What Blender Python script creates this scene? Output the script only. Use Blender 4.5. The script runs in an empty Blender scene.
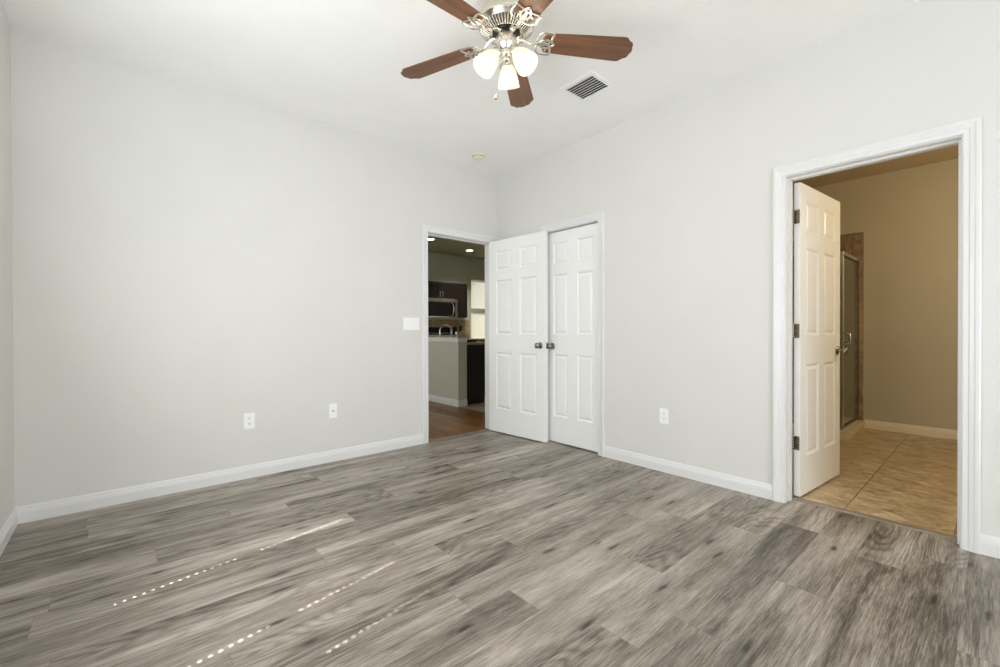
import bpy, bmesh, math, random
from mathutils import Vector, Matrix
random.seed(7)
PI = math.pi
sc = bpy.context.scene
C = sc.collection

# ------------------------------------------------------------------ camera, light, exposure
H = 2.78            # ceiling height
X0 = 3.573          # room depth along x (wall_near stands at x = -X0)
Y1 = -5.70          # rear wall
T = 0.13            # wall thickness
cam = bpy.data.cameras.new('camera')
cam.sensor_fit = 'HORIZONTAL'; cam.sensor_width = 36.0
cam.lens = 434.69 * 36.0 / 1000.0
cam.clip_start = 0.02; cam.clip_end = 100
co = bpy.data.objects.new('camera', cam); C.objects.link(co)
yaw, pitch, roll = math.radians(48.883), math.radians(-0.316), math.radians(-0.122)
fw = Vector((math.cos(yaw)*math.cos(pitch), math.sin(yaw)*math.cos(pitch), math.sin(pitch)))
rt = Vector((math.sin(yaw), -math.cos(yaw), 0)); up = rt.cross(fw)
r2 = math.cos(roll)*rt + math.sin(roll)*up; u2 = -math.sin(roll)*rt + math.cos(roll)*up
M = Matrix((r2, u2, -fw)).transposed().to_4x4(); M.translation = Vector((-3.1199, -3.6205, 1.0763))
co.matrix_world = M
sc.camera = co

sc.view_settings.view_transform = 'Standard'
sc.view_settings.look = 'None'
sc.view_settings.gamma = 1.0
sc.view_settings.use_curve_mapping = False
sc.view_settings.exposure = 0.18
sc.cycles.use_denoising = True
sc.cycles.denoising_prefilter = 'ACCURATE'
sc.cycles.use_adaptive_sampling = False
sc.cycles.max_bounces = 10
sc.cycles.diffuse_bounces = 7
sc.cycles.sample_clamp_indirect = 6.0

w = bpy.data.worlds.new('sky'); sc.world = w; w.use_nodes = True
w.node_tree.nodes['Background'].inputs[0].default_value = (0.75, 0.86, 1.0, 1)
w.node_tree.nodes['Background'].inputs[1].default_value = 1.2

def light(name, kind, loc, energy, col=(1, 1, 1), direction=None, **kw):
    l = bpy.data.lights.new(name, kind); l.energy = energy; l.color = col
    for k, v in kw.items(): setattr(l, k, v)
    o = bpy.data.objects.new(name, l); C.objects.link(o); o.location = loc
    if direction: o.rotation_euler = Vector(direction).to_track_quat('-Z', 'Y').to_euler()
    return o
# sun behind the camera: azimuth 10.3 deg from +x, 55 deg high; reaches the floor only through the blinds' cord holes
az, el = math.radians(10.3), math.radians(55)
light('sun', 'SUN', (-8, -4, 8), 26.0, (1.0, 0.97, 0.93), (math.cos(el)*math.cos(az), math.cos(el)*math.sin(az), -math.sin(el)), angle=math.radians(0.5))
# daylight glowing in through the two blinded windows of wall_near; the wall_rear window is added for fill light
WIN = [(-2.17, -1.26), (-3.08, -2.17)]; WZ0, WZ1 = 0.62, 2.24
for a, b in WIN:
    light('daylight_fill', 'AREA', (-X0+0.05, (a+b)/2, (WZ0+WZ1)/2), 22, (0.955, 0.99, 1.0), (1, 0.0, 0.2),
          shape='RECTANGLE', size=b-a-0.06, size_y=WZ1-WZ0-0.06)
RW = (-3.2, -0.6); RZ0, RZ1 = 0.10, 2.20
light('daylight_fill', 'AREA', ((RW[0]+RW[1])/2, Y1+0.05, (RZ0+RZ1)/2), 58, (0.955, 0.99, 1.0), (0, 1, 0.12),
      shape='RECTANGLE', size=RW[1]-RW[0]-.06, size_y=RZ1-RZ0-.06)
# kitchen: daylight outside its blinded window; bathroom: warm vanity light right of the doorway
light('kitchen_daylight', 'AREA', (3.5, 4.75, 1.6), 17, (1.0, 0.96, 0.90), (0, -1, 0), shape='RECTANGLE', size=1.0, size_y=1.6)
light('vanity_light', 'POINT', (1.30, -4.30, 2.15), 33, (1.0, 0.85, 0.57), shadow_soft_size=0.12)

# added fill lamp that brightens the hall and the half wall
light('hall_fill', 'AREA', (-2.1, 2.3, 1.5), 26, (0.97, 1.0, 0.93), (1, 0, 0), shape='RECTANGLE', size=2.4, size_y=1.6)

# ------------------------------------------------------------------ helpers
def lin(r, g, b):
    f = lambda v: (v/255/12.92) if v/255 <= 0.04045 else ((v/255+0.055)/1.055)**2.4
    return (f(r), f(g), f(b), 1)
class NT:
    def __init__(s, m): s.t = m.node_tree; s.n = s.t.nodes; s.l = s.t.links
    def add(s, typ, **kw):
        n = s.n.new(typ)
        for k, v in kw.items():
            if k.startswith('i_'):
                key = k[2:]; key = int(key) if key.isdigit() else key
                n.inputs[key].default_value = v
            else: setattr(n, k, v)
        return n
    def link(s, a, b): s.l.new(a, b)
    def math(s, op, a, b=None, c=None):
        n = s.n.new('ShaderNodeMath'); n.operation = op
        for i, v in enumerate((a, b, c)):
            if v is None: continue
            if isinstance(v, (int, float)): n.inputs[i].default_value = v
            else: s.l.new(v, n.inputs[i])
        return n.outputs[0]
    def mix(s, fac, a, b, blend='MIX'):
        n = s.n.new('ShaderNodeMix'); n.data_type = 'RGBA'; n.blend_type = blend
        for i, v in ((0, fac), (6, a), (7, b)):
            if isinstance(v, (int, float, tuple)): n.inputs[i].default_value = v
            else: s.l.new(v, n.inputs[i])
        return n.outputs[2]
    def ramp(s, fac, stops):
        n = s.n.new('ShaderNodeValToRGB'); e = n.color_ramp.elements
        while len(e) > 1: e.remove(e[-1])
        e[0].position, e[0].color = stops[0][0], stops[0][1]
        for p, c in stops[1:]:
            x = e.new(p); x.color = c
        s.l.new(fac, n.inputs[0]); return n.outputs[0]
def mat(name, col=(0.8, 0.8, 0.8, 1), rough=0.5, metal=0.0, **kw):
    m = bpy.data.materials.new(name); m.use_nodes = True
    b = m.node_tree.nodes['Principled BSDF']
    b.inputs['Base Color'].default_value = col; b.inputs['Roughness'].default_value = rough
    b.inputs['Metallic'].default_value = metal
    for k, v in kw.items(): b.inputs[k.replace('_', ' ')].default_value = v
    return m
def noisy(name, col, rough, scale, amt=0.04, bump=0.0, bscale=None, metal=0.0, dist=0.001):
    """plain paint or metal with a faint mottling and an optional fine texture"""
    m = mat(name, col, rough, metal); t = NT(m); b = t.n['Principled BSDF']
    tc = t.add('ShaderNodeTexCoord')
    n = t.add('ShaderNodeTexNoise', i_Scale=scale, i_Detail=3.0); t.link(tc.outputs['Object'], n.inputs['Vector'])
    lo = tuple(c*(1-amt) for c in col[:3])+(1,); hi = tuple(min(1, c*(1+amt)) for c in col[:3])+(1,)
    t.link(t.ramp(n.outputs[0], [(0.3, lo), (0.7, hi)]), b.inputs['Base Color'])
    if bump:
        n2 = t.add('ShaderNodeTexNoise', i_Scale=bscale or scale, i_Detail=4.0); t.link(tc.outputs['Object'], n2.inputs['Vector'])
        bp = t.add('ShaderNodeBump', i_Strength=bump, i_Distance=dist); t.link(n2.outputs[0], bp.inputs['Height'])
        t.link(bp.outputs[0], b.inputs['Normal'])
    return m

def box(bm, x0, x1, y0, y1, z0, z1, mtx=None):
    vs = [bm.verts.new((x, y, z)) for x in (x0, x1) for y in (y0, y1) for z in (z0, z1)]
    for f in ((0, 1, 3, 2), (4, 6, 7, 5), (0, 4, 5, 1), (2, 3, 7, 6), (0, 2, 6, 4), (1, 5, 7, 3)):
        bm.faces.new([vs[i] for i in f])
    if mtx: bmesh.ops.transform(bm, matrix=mtx, verts=vs)
    return vs
def rbox(bm, x0, x1, y0, y1, z0, z1, r=0.003, seg=2, mtx=None):
    t = bmesh.new(); box(t, x0, x1, y0, y1, z0, z1)
    bmesh.ops.bevel(t, geom=t.edges[:], offset=r, segments=seg, affect='EDGES', profile=0.7)
    merge(bm, t, mtx)
def merge(bm, t, mtx=None):
    if mtx: bmesh.ops.transform(t, matrix=mtx, verts=t.verts[:])
    me = bpy.data.meshes.new('tmp'); t.to_mesh(me); t.free(); bm.from_mesh(me); bpy.data.meshes.remove(me)
def lathe(bm, prof, n=32, mtx=None, cap=True):
    """prof: list of (r, z) around the z axis"""
    t = bmesh.new(); rings = []
    for r, z in prof:
        rings.append([t.verts.new((max(r, 1e-5)*math.cos(2*PI*k/n), max(r, 1e-5)*math.sin(2*PI*k/n), z)) for k in range(n)])
    for a, b in zip(rings, rings[1:]):
        for k in range(n): t.faces.new((a[k], a[(k+1) % n], b[(k+1) % n], b[k]))
    if cap:
        t.faces.new(rings[0][::-1]); t.faces.new(rings[-1])
    bmesh.ops.recalc_face_normals(t, faces=t.faces[:])
    merge(bm, t, mtx)
def tube(bm, pts, r, n=8, closed=False, flat=1.0, mtx=None, upv=(0, 0, 1)):
    """flat: thickness of the section along upv relative to r"""
    t = bmesh.new(); P = [Vector(p) for p in pts]; N = len(P); rings = []
    rr = r if isinstance(r, (list, tuple)) else [r]*N
    U0 = Vector(upv)
    for i, p in enumerate(P):
        if closed: d = P[(i+1) % N]-P[(i-1) % N]
        else: d = P[min(i+1, N-1)]-P[max(i-1, 0)]
        d.normalize(); s = d.cross(U0)
        if s.length < 1e-4: s = d.cross(Vector((1, 0, 0)))
        s.normalize(); u = s.cross(d).normalized()
        rings.append([t.verts.new(p+s*rr[i]*math.cos(2*PI*k/n)+u*rr[i]*flat*math.sin(2*PI*k/n)) for k in range(n)])
    for i in range(N if closed else N-1):
        a, b = rings[i], rings[(i+1) % N]
        for k in range(n): t.faces.new((a[k], a[(k+1) % n], b[(k+1) % n], b[k]))
    if not closed:
        t.faces.new(rings[0][::-1]); t.faces.new(rings[-1])
    bmesh.ops.recalc_face_normals(t, faces=t.faces[:])
    merge(bm, t, mtx)
def extrude_poly(bm, poly, h0, h1, place):
    """poly of (a, b) extruded from h0 to h1; place(a, b, h) gives the point"""
    t = bmesh.new(); A = [t.verts.new(place(a, b, h0)) for a, b in poly]; B = [t.verts.new(place(a, b, h1)) for a, b in poly]
    n = len(poly)
    for i in range(n): t.faces.new((A[i], A[(i+1) % n], B[(i+1) % n], B[i]))
    t.faces.new(A[::-1]); t.faces.new(B)
    bmesh.ops.recalc_face_normals(t, faces=t.faces[:]); merge(bm, t)
def obj(name, bm, m, parent=None, smooth=None, loc=None):
    me = bpy.data.meshes.new(name); bm.to_mesh(me); bm.free()
    me.materials.append(m)
    if smooth is not None:
        for p in me.polygons: p.use_smooth = True
        me.set_sharp_from_angle(angle=math.radians(smooth))
    o = bpy.data.objects.new(name, me); C.objects.link(o)
    if parent: o.parent = parent
    if loc: o.location = loc
    return o
def tag(o, label=None, cat=None, group=None, kind=None):
    if label: o['label'] = label
    if cat: o['category'] = cat
    if group: o['group'] = group
    if kind: o['kind'] = kind
    return o
def empty(name, loc=(0, 0, 0), rz=0, parent=None):
    o = bpy.data.objects.new(name, None); C.objects.link(o); o.location = loc; o.rotation_euler = (0, 0, rz)
    o.empty_display_size = 0.05
    if parent: o.parent = parent
    return o
def struct(name, bm, m, label, cat, parent=None, smooth=None):
    return tag(obj(name, bm, m, parent, smooth), label, cat, kind='structure')

# ------------------------------------------------------------------ materials
M_wall = noisy('wall_paint', (0.70, 0.698, 0.678, 1), 0.62, 3.0, 0.012, bump=0.10, bscale=160, dist=0.0012)
M_ceil = noisy('ceiling_paint', (0.93, 0.93, 0.92, 1), 0.75, 4.0, 0.01, bump=0.35, bscale=45, dist=0.003)
M_trim = noisy('white_trim_paint', (0.755, 0.76, 0.765, 1), 0.32, 6.0, 0.008)
M_door = noisy('white_door_paint', (0.87, 0.873, 0.875, 1), 0.34, 6.0, 0.008)
M_plate = noisy('white_plastic', (0.90, 0.90, 0.92, 1), 0.3, 20.0, 0.005)
M_slot = mat('dark_slot', lin(70, 68, 66), 0.5)
M_nickel = noisy('brushed_nickel', lin(226, 220, 208), 0.26, 30.0, 0.05, metal=1.0)
M_satin = noisy('satin_nickel', lin(150, 144, 132), 0.22, 40.0, 0.06, metal=1.0)
M_chrome = noisy('chrome', lin(225, 224, 220), 0.12, 30.0, 0.02, metal=1.0)
M_black = noisy('black_enamel', lin(16, 16, 17), 0.25, 10.0, 0.1)
M_steel = noisy('stainless_steel', lin(170, 168, 160), 0.3, 8.0, 0.05, metal=1.0)
M_detector = noisy('ivory_plastic', lin(232, 226, 204), 0.45, 20.0, 0.01)
M_bathwall = noisy('tan_wall_paint', lin(192, 183, 160), 0.6, 3.0, 0.02, bump=0.1, bscale=160)
M_bathceil = noisy('tan_ceiling_paint', lin(205, 186, 160), 0.7, 3.0, 0.02)
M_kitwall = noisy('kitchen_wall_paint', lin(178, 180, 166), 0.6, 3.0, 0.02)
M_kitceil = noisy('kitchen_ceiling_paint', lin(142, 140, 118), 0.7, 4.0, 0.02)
M_halfwall = noisy('grey_beige_paint', lin(196, 193, 182), 0.6, 3.0, 0.02)
M_shower_trim = noisy('cream_marble', lin(214, 200, 172), 0.3, 9.0, 0.06)

def wood(name, c_dark, c_mid, c_light, rough, along='X', scale=1.0, coord='Object'):
    m = mat(name, c_mid, rough); t = NT(m); b = t.n['Principled BSDF']
    tc = t.add('ShaderNodeTexCoord'); mp = t.add('ShaderNodeMapping')
    s = {'X': (1.5, 22, 22), 'Y': (22, 1.5, 22), 'Z': (22, 22, 1.5)}[along]
    mp.inputs['Scale'].default_value = tuple(v*scale for v in s)
    t.link(tc.outputs[coord], mp.inputs['Vector'])
    n = t.add('ShaderNodeTexNoise', i_Scale=1.0, i_Detail=6.0, i_Roughness=0.62, i_Distortion=0.6); t.link(mp.outputs[0], n.inputs['Vector'])
    t.link(t.ramp(n.outputs[0], [(0.28, c_dark), (0.5, c_mid), (0.72, c_light)]), b.inputs['Base Color'])
    return m
M_blade = wood('walnut_blade', lin(84, 54, 36), lin(116, 78, 52), lin(142, 100, 68), 0.42, 'X', 1.0)
M_espresso = wood('espresso_wood', lin(11, 7, 5), lin(18, 12, 9), lin(27, 19, 14), 0.35, 'Z', 1.0)

def planks(name, W, L, y_edge, stops, rough, seam_dark=0.4, along_x=True, knots=True):
    m = mat(name, (0.3, 0.3, 0.3, 1), rough); t = NT(m); b = t.n['Principled BSDF']
    tc = t.add('ShaderNodeTexCoord'); sp = t.add('ShaderNodeSeparateXYZ'); t.link(tc.outputs['Object'], sp.inputs[0])
    X, Y = (sp.outputs[0], sp.outputs[1]) if along_x else (sp.outputs[1], sp.outputs[0])
    v = t.math('DIVIDE', t.math('SUBTRACT', Y, y_edge), W)
    row = t.math('FLOOR', v); fv = t.math('FRACT', v)
    wn = t.add('ShaderNodeTexWhiteNoise', noise_dimensions='1D'); t.link(t.math('ADD', row, 31.37), wn.inputs['W'])
    u = t.math('ADD', t.math('DIVIDE', X, L), t.math('ADD', t.math('MULTIPLY', row, 0.37), t.math('MULTIPLY', wn.outputs[0], 0.6)))
    colm = t.math('FLOOR', u); fu = t.math('FRACT', u)
    cb = t.add('ShaderNodeCombineXYZ'); t.link(row, cb.inputs[0]); t.link(colm, cb.inputs[1])
    idn = t.add('ShaderNodeTexWhiteNoise', noise_dimensions='2D'); t.link(cb.outputs[0], idn.inputs['Vector'])
    ids = t.add('ShaderNodeSeparateColor'); t.link(idn.outputs['Color'], ids.inputs[0])
    # plank-local coordinates, shifted per plank so that no two boards match
    px = t.math('ADD', X, t.math('MULTIPLY', ids.outputs[0], 40.0))
    py = t.math('ADD', t.math('MULTIPLY', fv, W), t.math('MULTIPLY', ids.outputs[1], 17.0))
    pv = t.add('ShaderNodeCombineXYZ'); t.link(px, pv.inputs[0]); t.link(py, pv.inputs[1]); t.link(t.math('MULTIPLY', ids.outputs[2], 9.0), pv.inputs[2])
    def grain(sx, sy, detail, rough_, dist):
        mp_ = t.add('ShaderNodeMapping'); mp_.inputs['Scale'].default_value = (sx, sy, 1.0); t.link(pv.outputs[0], mp_.inputs['Vector'])
        n_ = t.add('ShaderNodeTexNoise', i_Scale=1.0, i_Detail=detail, i_Roughness=rough_, i_Distortion=dist); t.link(mp_.outputs[0], n_.inputs['Vector'])
        return n_
    cen = lambda n_, k: t.math('MULTIPLY', t.math('SUBTRACT', n_.outputs[0], 0.5), k)
    broad = grain(0.8, 4.5, 2.0, 0.5, 0.3)
    streak = grain(0.7, 22.0, 6.0, 0.6, 0.4)
    fib = grain(9.0, 210.0, 4.0, 0.8, 0.0)
    blotch = grain(2.2, 11.0, 7.0, 0.62, 0.9)
    # cathedral growth rings: contour lines of a stretched field, strong in a few boards only
    field = grain(0.9, 6.0, 1.5, 0.45, 0.1)
    ph = t.math('MULTIPLY', field.outputs[0], 130.0)
    ring = t.math('POWER', t.math('MULTIPLY', t.math('ADD', t.math('SINE', ph), 1.0), 0.5), 0.6)
    rk = t.math('ADD', 0.02, t.math('MULTIPLY', t.math('GREATER_THAN', ids.outputs[1], 0.66), 0.10))
    g = t.math('ADD', cen(streak, 0.50), t.math('ADD', cen(broad, 0.60), t.math('ADD', cen(fib, 0.78), cen(blotch, 0.50))))
    g = t.math('ADD', g, t.math('MULTIPLY', t.math('SUBTRACT', ring, 0.6), rk))
    g = t.math('ADD', t.math('ADD', g, 0.5), t.math('MULTIPLY', t.math('SUBTRACT', idn.outputs[0], 0.5), 0.09))
    col = t.ramp(g, stops)
    if knots:
        mp3 = t.add('ShaderNodeMapping'); mp3.inputs['Scale'].default_value = (1.7, 7.6, 1.0); t.link(pv.outputs[0], mp3.inputs['Vector'])
        nz = t.add('ShaderNodeTexNoise', i_Scale=9.0, i_Detail=2.0); t.link(pv.outputs[0], nz.inputs['Vector'])
        ad = t.add('ShaderNodeVectorMath', operation='MULTIPLY_ADD'); t.link(nz.outputs['Color'], ad.inputs[0])
        ad.inputs[1].default_value = (0.22, 0.16, 0); t.link(mp3.outputs[0], ad.inputs[2])
        vo = t.add('ShaderNodeTexVoronoi', i_Scale=1.0, voronoi_dimensions='2D'); t.link(ad.outputs[0], vo.inputs['Vector'])
        vs_ = t.add('ShaderNodeSeparateColor'); t.link(vo.outputs['Color'], vs_.inputs[0])
        rare = t.math('GREATER_THAN', vs_.outputs[0], 0.60)
        kn = t.math('MULTIPLY', rare, t.math('SUBTRACT', 1.0, t.math('MINIMUM', 1.0, t.math('MULTIPLY', vo.outputs['Distance'], 10.0))))
        kn = t.math('MINIMUM', 1.0, t.math('MULTIPLY', kn, 1.5))
        halo = t.math('MULTIPLY', rare, t.math('SUBTRACT', 1.0, t.math('MINIMUM', 1.0, t.math('MULTIPLY', vo.outputs['Distance'], 3.8))))
        col = t.mix(t.math('MULTIPLY', halo, 0.45), col, stops[0][1])
        col = t.mix(t.math('MULTIPLY', kn, 0.85), col, tuple(c*0.35 for c in stops[0][1][:3])+(1,))
    # seams
    e1 = t.math('MINIMUM', fv, t.math('SUBTRACT', 1.0, fv)); e2 = t.math('MINIMUM', fu, t.math('SUBTRACT', 1.0, fu))
    s1 = t.math('LESS_THAN', e1, 0.0008/W); s2 = t.math('LESS_THAN', e2, 0.0008/L)
    seam = t.math('MAXIMUM', s1, s2)
    col = t.mix(t.math('MULTIPLY', seam, seam_dark), col, tuple(c*0.4 for c in stops[0][1][:3])+(1,))
    t.link(col, b.inputs['Base Color'])
    bp = t.add('ShaderNodeBump', i_Strength=0.25, i_Distance=0.0006); t.link(t.math('SUBTRACT', fib.outputs[0], seam), bp.inputs['Height'])
    t.link(bp.outputs[0], b.inputs['Normal'])
    t.link(t.math('ADD', rough-0.08, t.math('MULTIPLY', fib.outputs[0], 0.18)), b.inputs['Roughness'])
    return m
M_floor = planks('grey_oak_planks', 0.178, 1.22, -1.04,
    [(0.24, lin(66, 60, 52)), (0.37, lin(106, 98, 88)), (0.49, lin(139, 130, 119)), (0.62, lin(166, 156, 146)), (0.78, lin(194, 186, 177))], 0.42)
M_hallfloor = planks('brown_wood_planks', 0.13, 0.9, 0.03,
    [(0.32, lin(88, 56, 30)), (0.46, lin(124, 84, 48)), (0.6, lin(146, 104, 64)), (0.74, lin(168, 126, 82))], 0.38, knots=False, along_x=False)

def tiles(name, W, x_edge, y_edge, stops, grout, rough, gw=0.006, axes='XY', nsc=(2.2, 6.0), WX=None):
    m = mat(name, (0.5, 0.5, 0.5, 1), rough); t = NT(m); b = t.n['Principled BSDF']
    tc = t.add('ShaderNodeTexCoord'); sp = t.add('ShaderNodeSeparateXYZ'); t.link(tc.outputs['Object'], sp.inputs[0])
    A = sp.outputs['XYZ'.index(axes[0])]; B = sp.outputs['XYZ'.index(axes[1])]
    if axes == 'HZ': pass
    u = t.math('DIVIDE', t.math('SUBTRACT', A, x_edge), WX or W); v = t.math('DIVIDE', t.math('SUBTRACT', B, y_edge), W)
    fu, fv = t.math('FRACT', u), t.math('FRACT', v)
    cb = t.add('ShaderNodeCombineXYZ'); t.link(t.math('FLOOR', u), cb.inputs[0]); t.link(t.math('FLOOR', v), cb.inputs[1])
    wn = t.add('ShaderNodeTexWhiteNoise', noise_dimensions='2D'); t.link(cb.outputs[0], wn.inputs['Vector'])
    mp = t.add('ShaderNodeMapping'); mp.inputs['Scale'].default_value = (nsc[0], nsc[1], 3.0); t.link(tc.outputs['Object'], mp.inputs['Vector'])
    t.link(wn.outputs['Color'], mp.inputs['Location'])
    n = t.add('ShaderNodeTexNoise', i_Scale=2.4, i_Detail=8.0, i_Roughness=0.68, i_Distortion=0.9); t.link(mp.outputs[0], n.inputs['Vector'])
    col = t.ramp(t.math('ADD', n.outputs[0], t.math('MULTIPLY', t.math('SUBTRACT', wn.outputs[0], 0.5), 0.10)), stops)
    e1 = t.math('MINIMUM', fu, t.math('SUBTRACT', 1.0, fu)); e2 = t.math('MINIMUM', fv, t.math('SUBTRACT', 1.0, fv))
    g = t.math('LESS_THAN', t.math('MINIMUM', e1, e2), gw/2/W)
    t.link(t.mix(g, col, grout), b.inputs['Base Color'])
    bp = t.add('ShaderNodeBump', i_Strength=0.5, i_Distance=0.001); t.link(t.math('SUBTRACT', 1.0, g), bp.inputs['Height']); t.link(bp.outputs[0], b.inputs['Normal'])
    return m
M_bathtile = tiles('travertine_floor_tile', 0.457, -1.0, -3.015,
    [(0.3, lin(122, 100, 72)), (0.44, lin(164, 142, 110)), (0.56, lin(188, 168, 134)), (0.72, lin(214, 198, 168))], lin(134, 110, 84), 0.34, WX=6.0, nsc=(4.5, 3.0))
M_showertile_x = tiles('travertine_wall_tile', 0.33, -2.55, 0.165,
    [(0.3, lin(112, 92, 68)), (0.48, lin(142, 122, 96)), (0.66, lin(176, 156, 128))], lin(112, 90, 66), 0.35, axes='YZ', nsc=(5, 5))
M_showertile_y = tiles('travertine_wall_tile_side', 0.33, 0.0, 0.165,
    [(0.3, lin(112, 92, 68)), (0.48, lin(142, 122, 96)), (0.66, lin(176, 156, 128))], lin(112, 90, 66), 0.35, axes='XZ', nsc=(5, 5))
M_kittile = tiles('beige_kitchen_tile', 0.33, 0.53, 0.88,
    [(0.3, lin(158, 144, 118)), (0.5, lin(184, 170, 144)), (0.7, lin(204, 192, 168))], lin(130, 118, 98), 0.4)
M_splash = tiles('tumbled_stone_backsplash', 0.10, 0.0, 0.914,
    [(0.3, lin(110, 96, 74)), (0.5, lin(150, 136, 112)), (0.7, lin(186, 174, 150))], lin(120, 110, 92), 0.5, gw=0.005, axes='XZ', nsc=(6, 6))
def granite(name, a, b_, c):
    m = mat(name, b_, 0.2); t = NT(m); b = t.n['Principled BSDF']
    tc = t.add('ShaderNodeTexCoord'); n = t.add('ShaderNodeTexNoise', i_Scale=60.0, i_Detail=6.0, i_Roughness=0.8); t.link(tc.outputs['Object'], n.inputs['Vector'])
    t.link(t.ramp(n.outputs[0], [(0.38, a), (0.5, b_), (0.62, c)]), b.inputs['Base Color']); return m
M_granite = granite('speckled_granite', lin(92, 78, 58), lin(150, 134, 106), lin(198, 184, 156))
M_strip = wood('threshold_strip_grain', lin(112, 100, 88), lin(140, 128, 114), lin(158, 146, 132), 0.45, 'Y', 2.0)

def glass(name, tint, glossy_mix=0.12, rough=0.05):
    m = bpy.data.materials.new(name); m.use_nodes = True; t = NT(m); t.n.clear()
    out = t.add('ShaderNodeOutputMaterial'); tr = t.add('ShaderNodeBsdfTransparent'); tr.inputs[0].default_value = tint
    gl = t.add('ShaderNodeBsdfGlossy'); gl.inputs['Roughness'].default_value = rough
    mx = t.add('ShaderNodeMixShader'); fr = t.add('ShaderNodeFresnel', i_IOR=1.45)
    t.link(t.math('MULTIPLY', fr.outputs[0], glossy_mix*8), mx.inputs[0]); t.link(tr.outputs[0], mx.inputs[1]); t.link(gl.outputs[0], mx.inputs[2])
    t.link(mx.outputs[0], out.inputs[0]); return m
M_glass = glass('window_glass', (0.93, 0.95, 0.94, 1))
M_showerglass = glass('shower_glass', (0.62, 0.60, 0.56, 1), 0.2, 0.12)
def slat_mat(name, col, trans):
    m = bpy.data.materials.new(name); m.use_nodes = True; t = NT(m); b = t.n['Principled BSDF']; out = t.n['Material Output']
    b.inputs['Base Color'].default_value = col; b.inputs['Roughness'].default_value = 0.45
    tl = t.add('ShaderNodeBsdfTranslucent'); tl.inputs[0].default_value = col
    mx = t.add('ShaderNodeMixShader'); mx.inputs[0].default_value = trans
    t.link(b.outputs[0], mx.inputs[1]); t.link(tl.outputs[0], mx.inputs[2]); t.link(mx.outputs[0], out.inputs[0]); return m
M_slat = slat_mat('white_faux_wood', (0.85, 0.84, 0.81, 1), 0.02)
M_slat_lit = slat_mat('cream_vinyl_slat', (0.92, 0.89, 0.82, 1), 0.55)
def emis(name, col, strength, base=(0.9, 0.9, 0.88, 1)):
    m = mat(name, base, 0.35); b = m.node_tree.nodes['Principled BSDF']
    b.inputs['Emission Color'].default_value = col; b.inputs['Emission Strength'].default_value = strength; return m
M_shade = emis('frosted_lamp_glass', (1.0, 0.90, 0.70, 1), 0.70, (0.30, 0.28, 0.24, 1))
_t = NT(M_shade); _tr = _t.add('ShaderNodeBsdfTransparent'); _tr.inputs[0].default_value = (1, 0.96, 0.88, 1); _mx = _t.add('ShaderNodeMixShader', i_0=0.42)
_t.link(_t.n['Principled BSDF'].outputs[0], _mx.inputs[1]); _t.link(_tr.outputs[0], _mx.inputs[2]); _t.link(_mx.outputs[0], _t.n['Material Output'].inputs[0])
M_bulb = emis('lit_bulb', (1.0, 0.93, 0.78, 1), 5.0)
M_led = emis('recessed_lamp_glow', (1.0, 0.95, 0.84, 1), 7.0)

# ------------------------------------------------------------------ room shell
BX = 3.055; SY, SYB, SX0 = -2.60, -1.70, 2.25
def wall_with_openings(name, axis, p0, p1, s0, s1, z1, holes, m, label):
    """axis 'x': wall runs along x between s0 and s1 and is p0..p1 thick in y; holes (a, b, za, zb)"""
    bm = bmesh.new()
    def bb(a, b, za, zb):
        if b-a < 1e-4 or zb-za < 1e-4: return
        box(bm, a, b, p0, p1, za, zb) if axis == 'x' else box(bm, p0, p1, a, b, za, zb)
    cur = s0
    for a, b, za, zb in sorted(holes):
        bb(cur, a, 0, z1); bb(a, b, 0, za); bb(a, b, zb, z1); cur = b
    bb(cur, s1, 0, z1)
    return struct(name, bm, m, label, 'wall')
# openings: doorways are the clear size between the jambs plus 18 mm jamb boards
J = 0.018; DH = 2.030
KX0, KX1 = -0.881, -0.069           # kitchen doorway in wall_left
CY0, CY1 = -1.340, -0.732           # closet doorway in wall_right
BY0, BY1 = -3.499, -2.753           # bathroom doorway in wall_right
hh = DH + J
wall_with_openings('wall_left', 'x', 0, T, -X0-T, 4.3, H, [(KX0-J, KX1+J, 0, hh)], M_wall, 'long pale grey wall on the left with the kitchen doorway near the corner')
wall_with_openings('wall_right', 'y', 0, T, Y1, 0, H, [(BY0-J, BY1+J, 0, hh), (CY0-J, CY1+J, 0, hh)], M_wall, 'pale grey wall on the right holding the closet door and the bathroom doorway')
wall_with_openings('wall_near', 'y', -X0-T, -X0, Y1, 0, H, [(WIN[1][0], WIN[0][1], WZ0, WZ1)], M_wall, 'pale grey wall edge seen at the far left of the room')
wall_with_openings('wall_rear', 'x', Y1-T, Y1, -X0-T, T, H, [(RW[0], RW[1], RZ0, RZ1)], M_wall, 'pale grey rear wall behind the viewpoint')

bm = bmesh.new(); box(bm, -X0, 0, Y1, 0, -0.06, 0); box(bm, 0, 0.098, BY0, BY1, -0.06, 0); box(bm, 0, 0.75, CY0-J, CY1+J, -0.06, 0); box(bm, KX0, KX1, 0, 0.034, -0.06, 0)
struct('floor', bm, M_floor, 'weathered grey oak plank floor of the empty bedroom', 'floor')
bm = bmesh.new(); box(bm, -X0-T, 4.3, Y1-T, 0.06, H, H+0.08)
struct('ceiling', bm, M_ceil, 'white lightly textured ceiling above the bedroom', 'ceiling')
bm = bmesh.new(); box(bm, -X0-T, 4.3, 0.06, 4.6, H, H+0.08)
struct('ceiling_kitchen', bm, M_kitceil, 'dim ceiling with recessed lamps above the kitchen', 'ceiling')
bm = bmesh.new(); box(bm, KX0, KX1, 0.034, T, -0.06, 0); box(bm, -2.2, 0.505, T, 4.42, -0.06, 0)
struct('floor_hall', bm, M_hallfloor, 'reddish brown wood floor beyond the kitchen doorway', 'floor')
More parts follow.
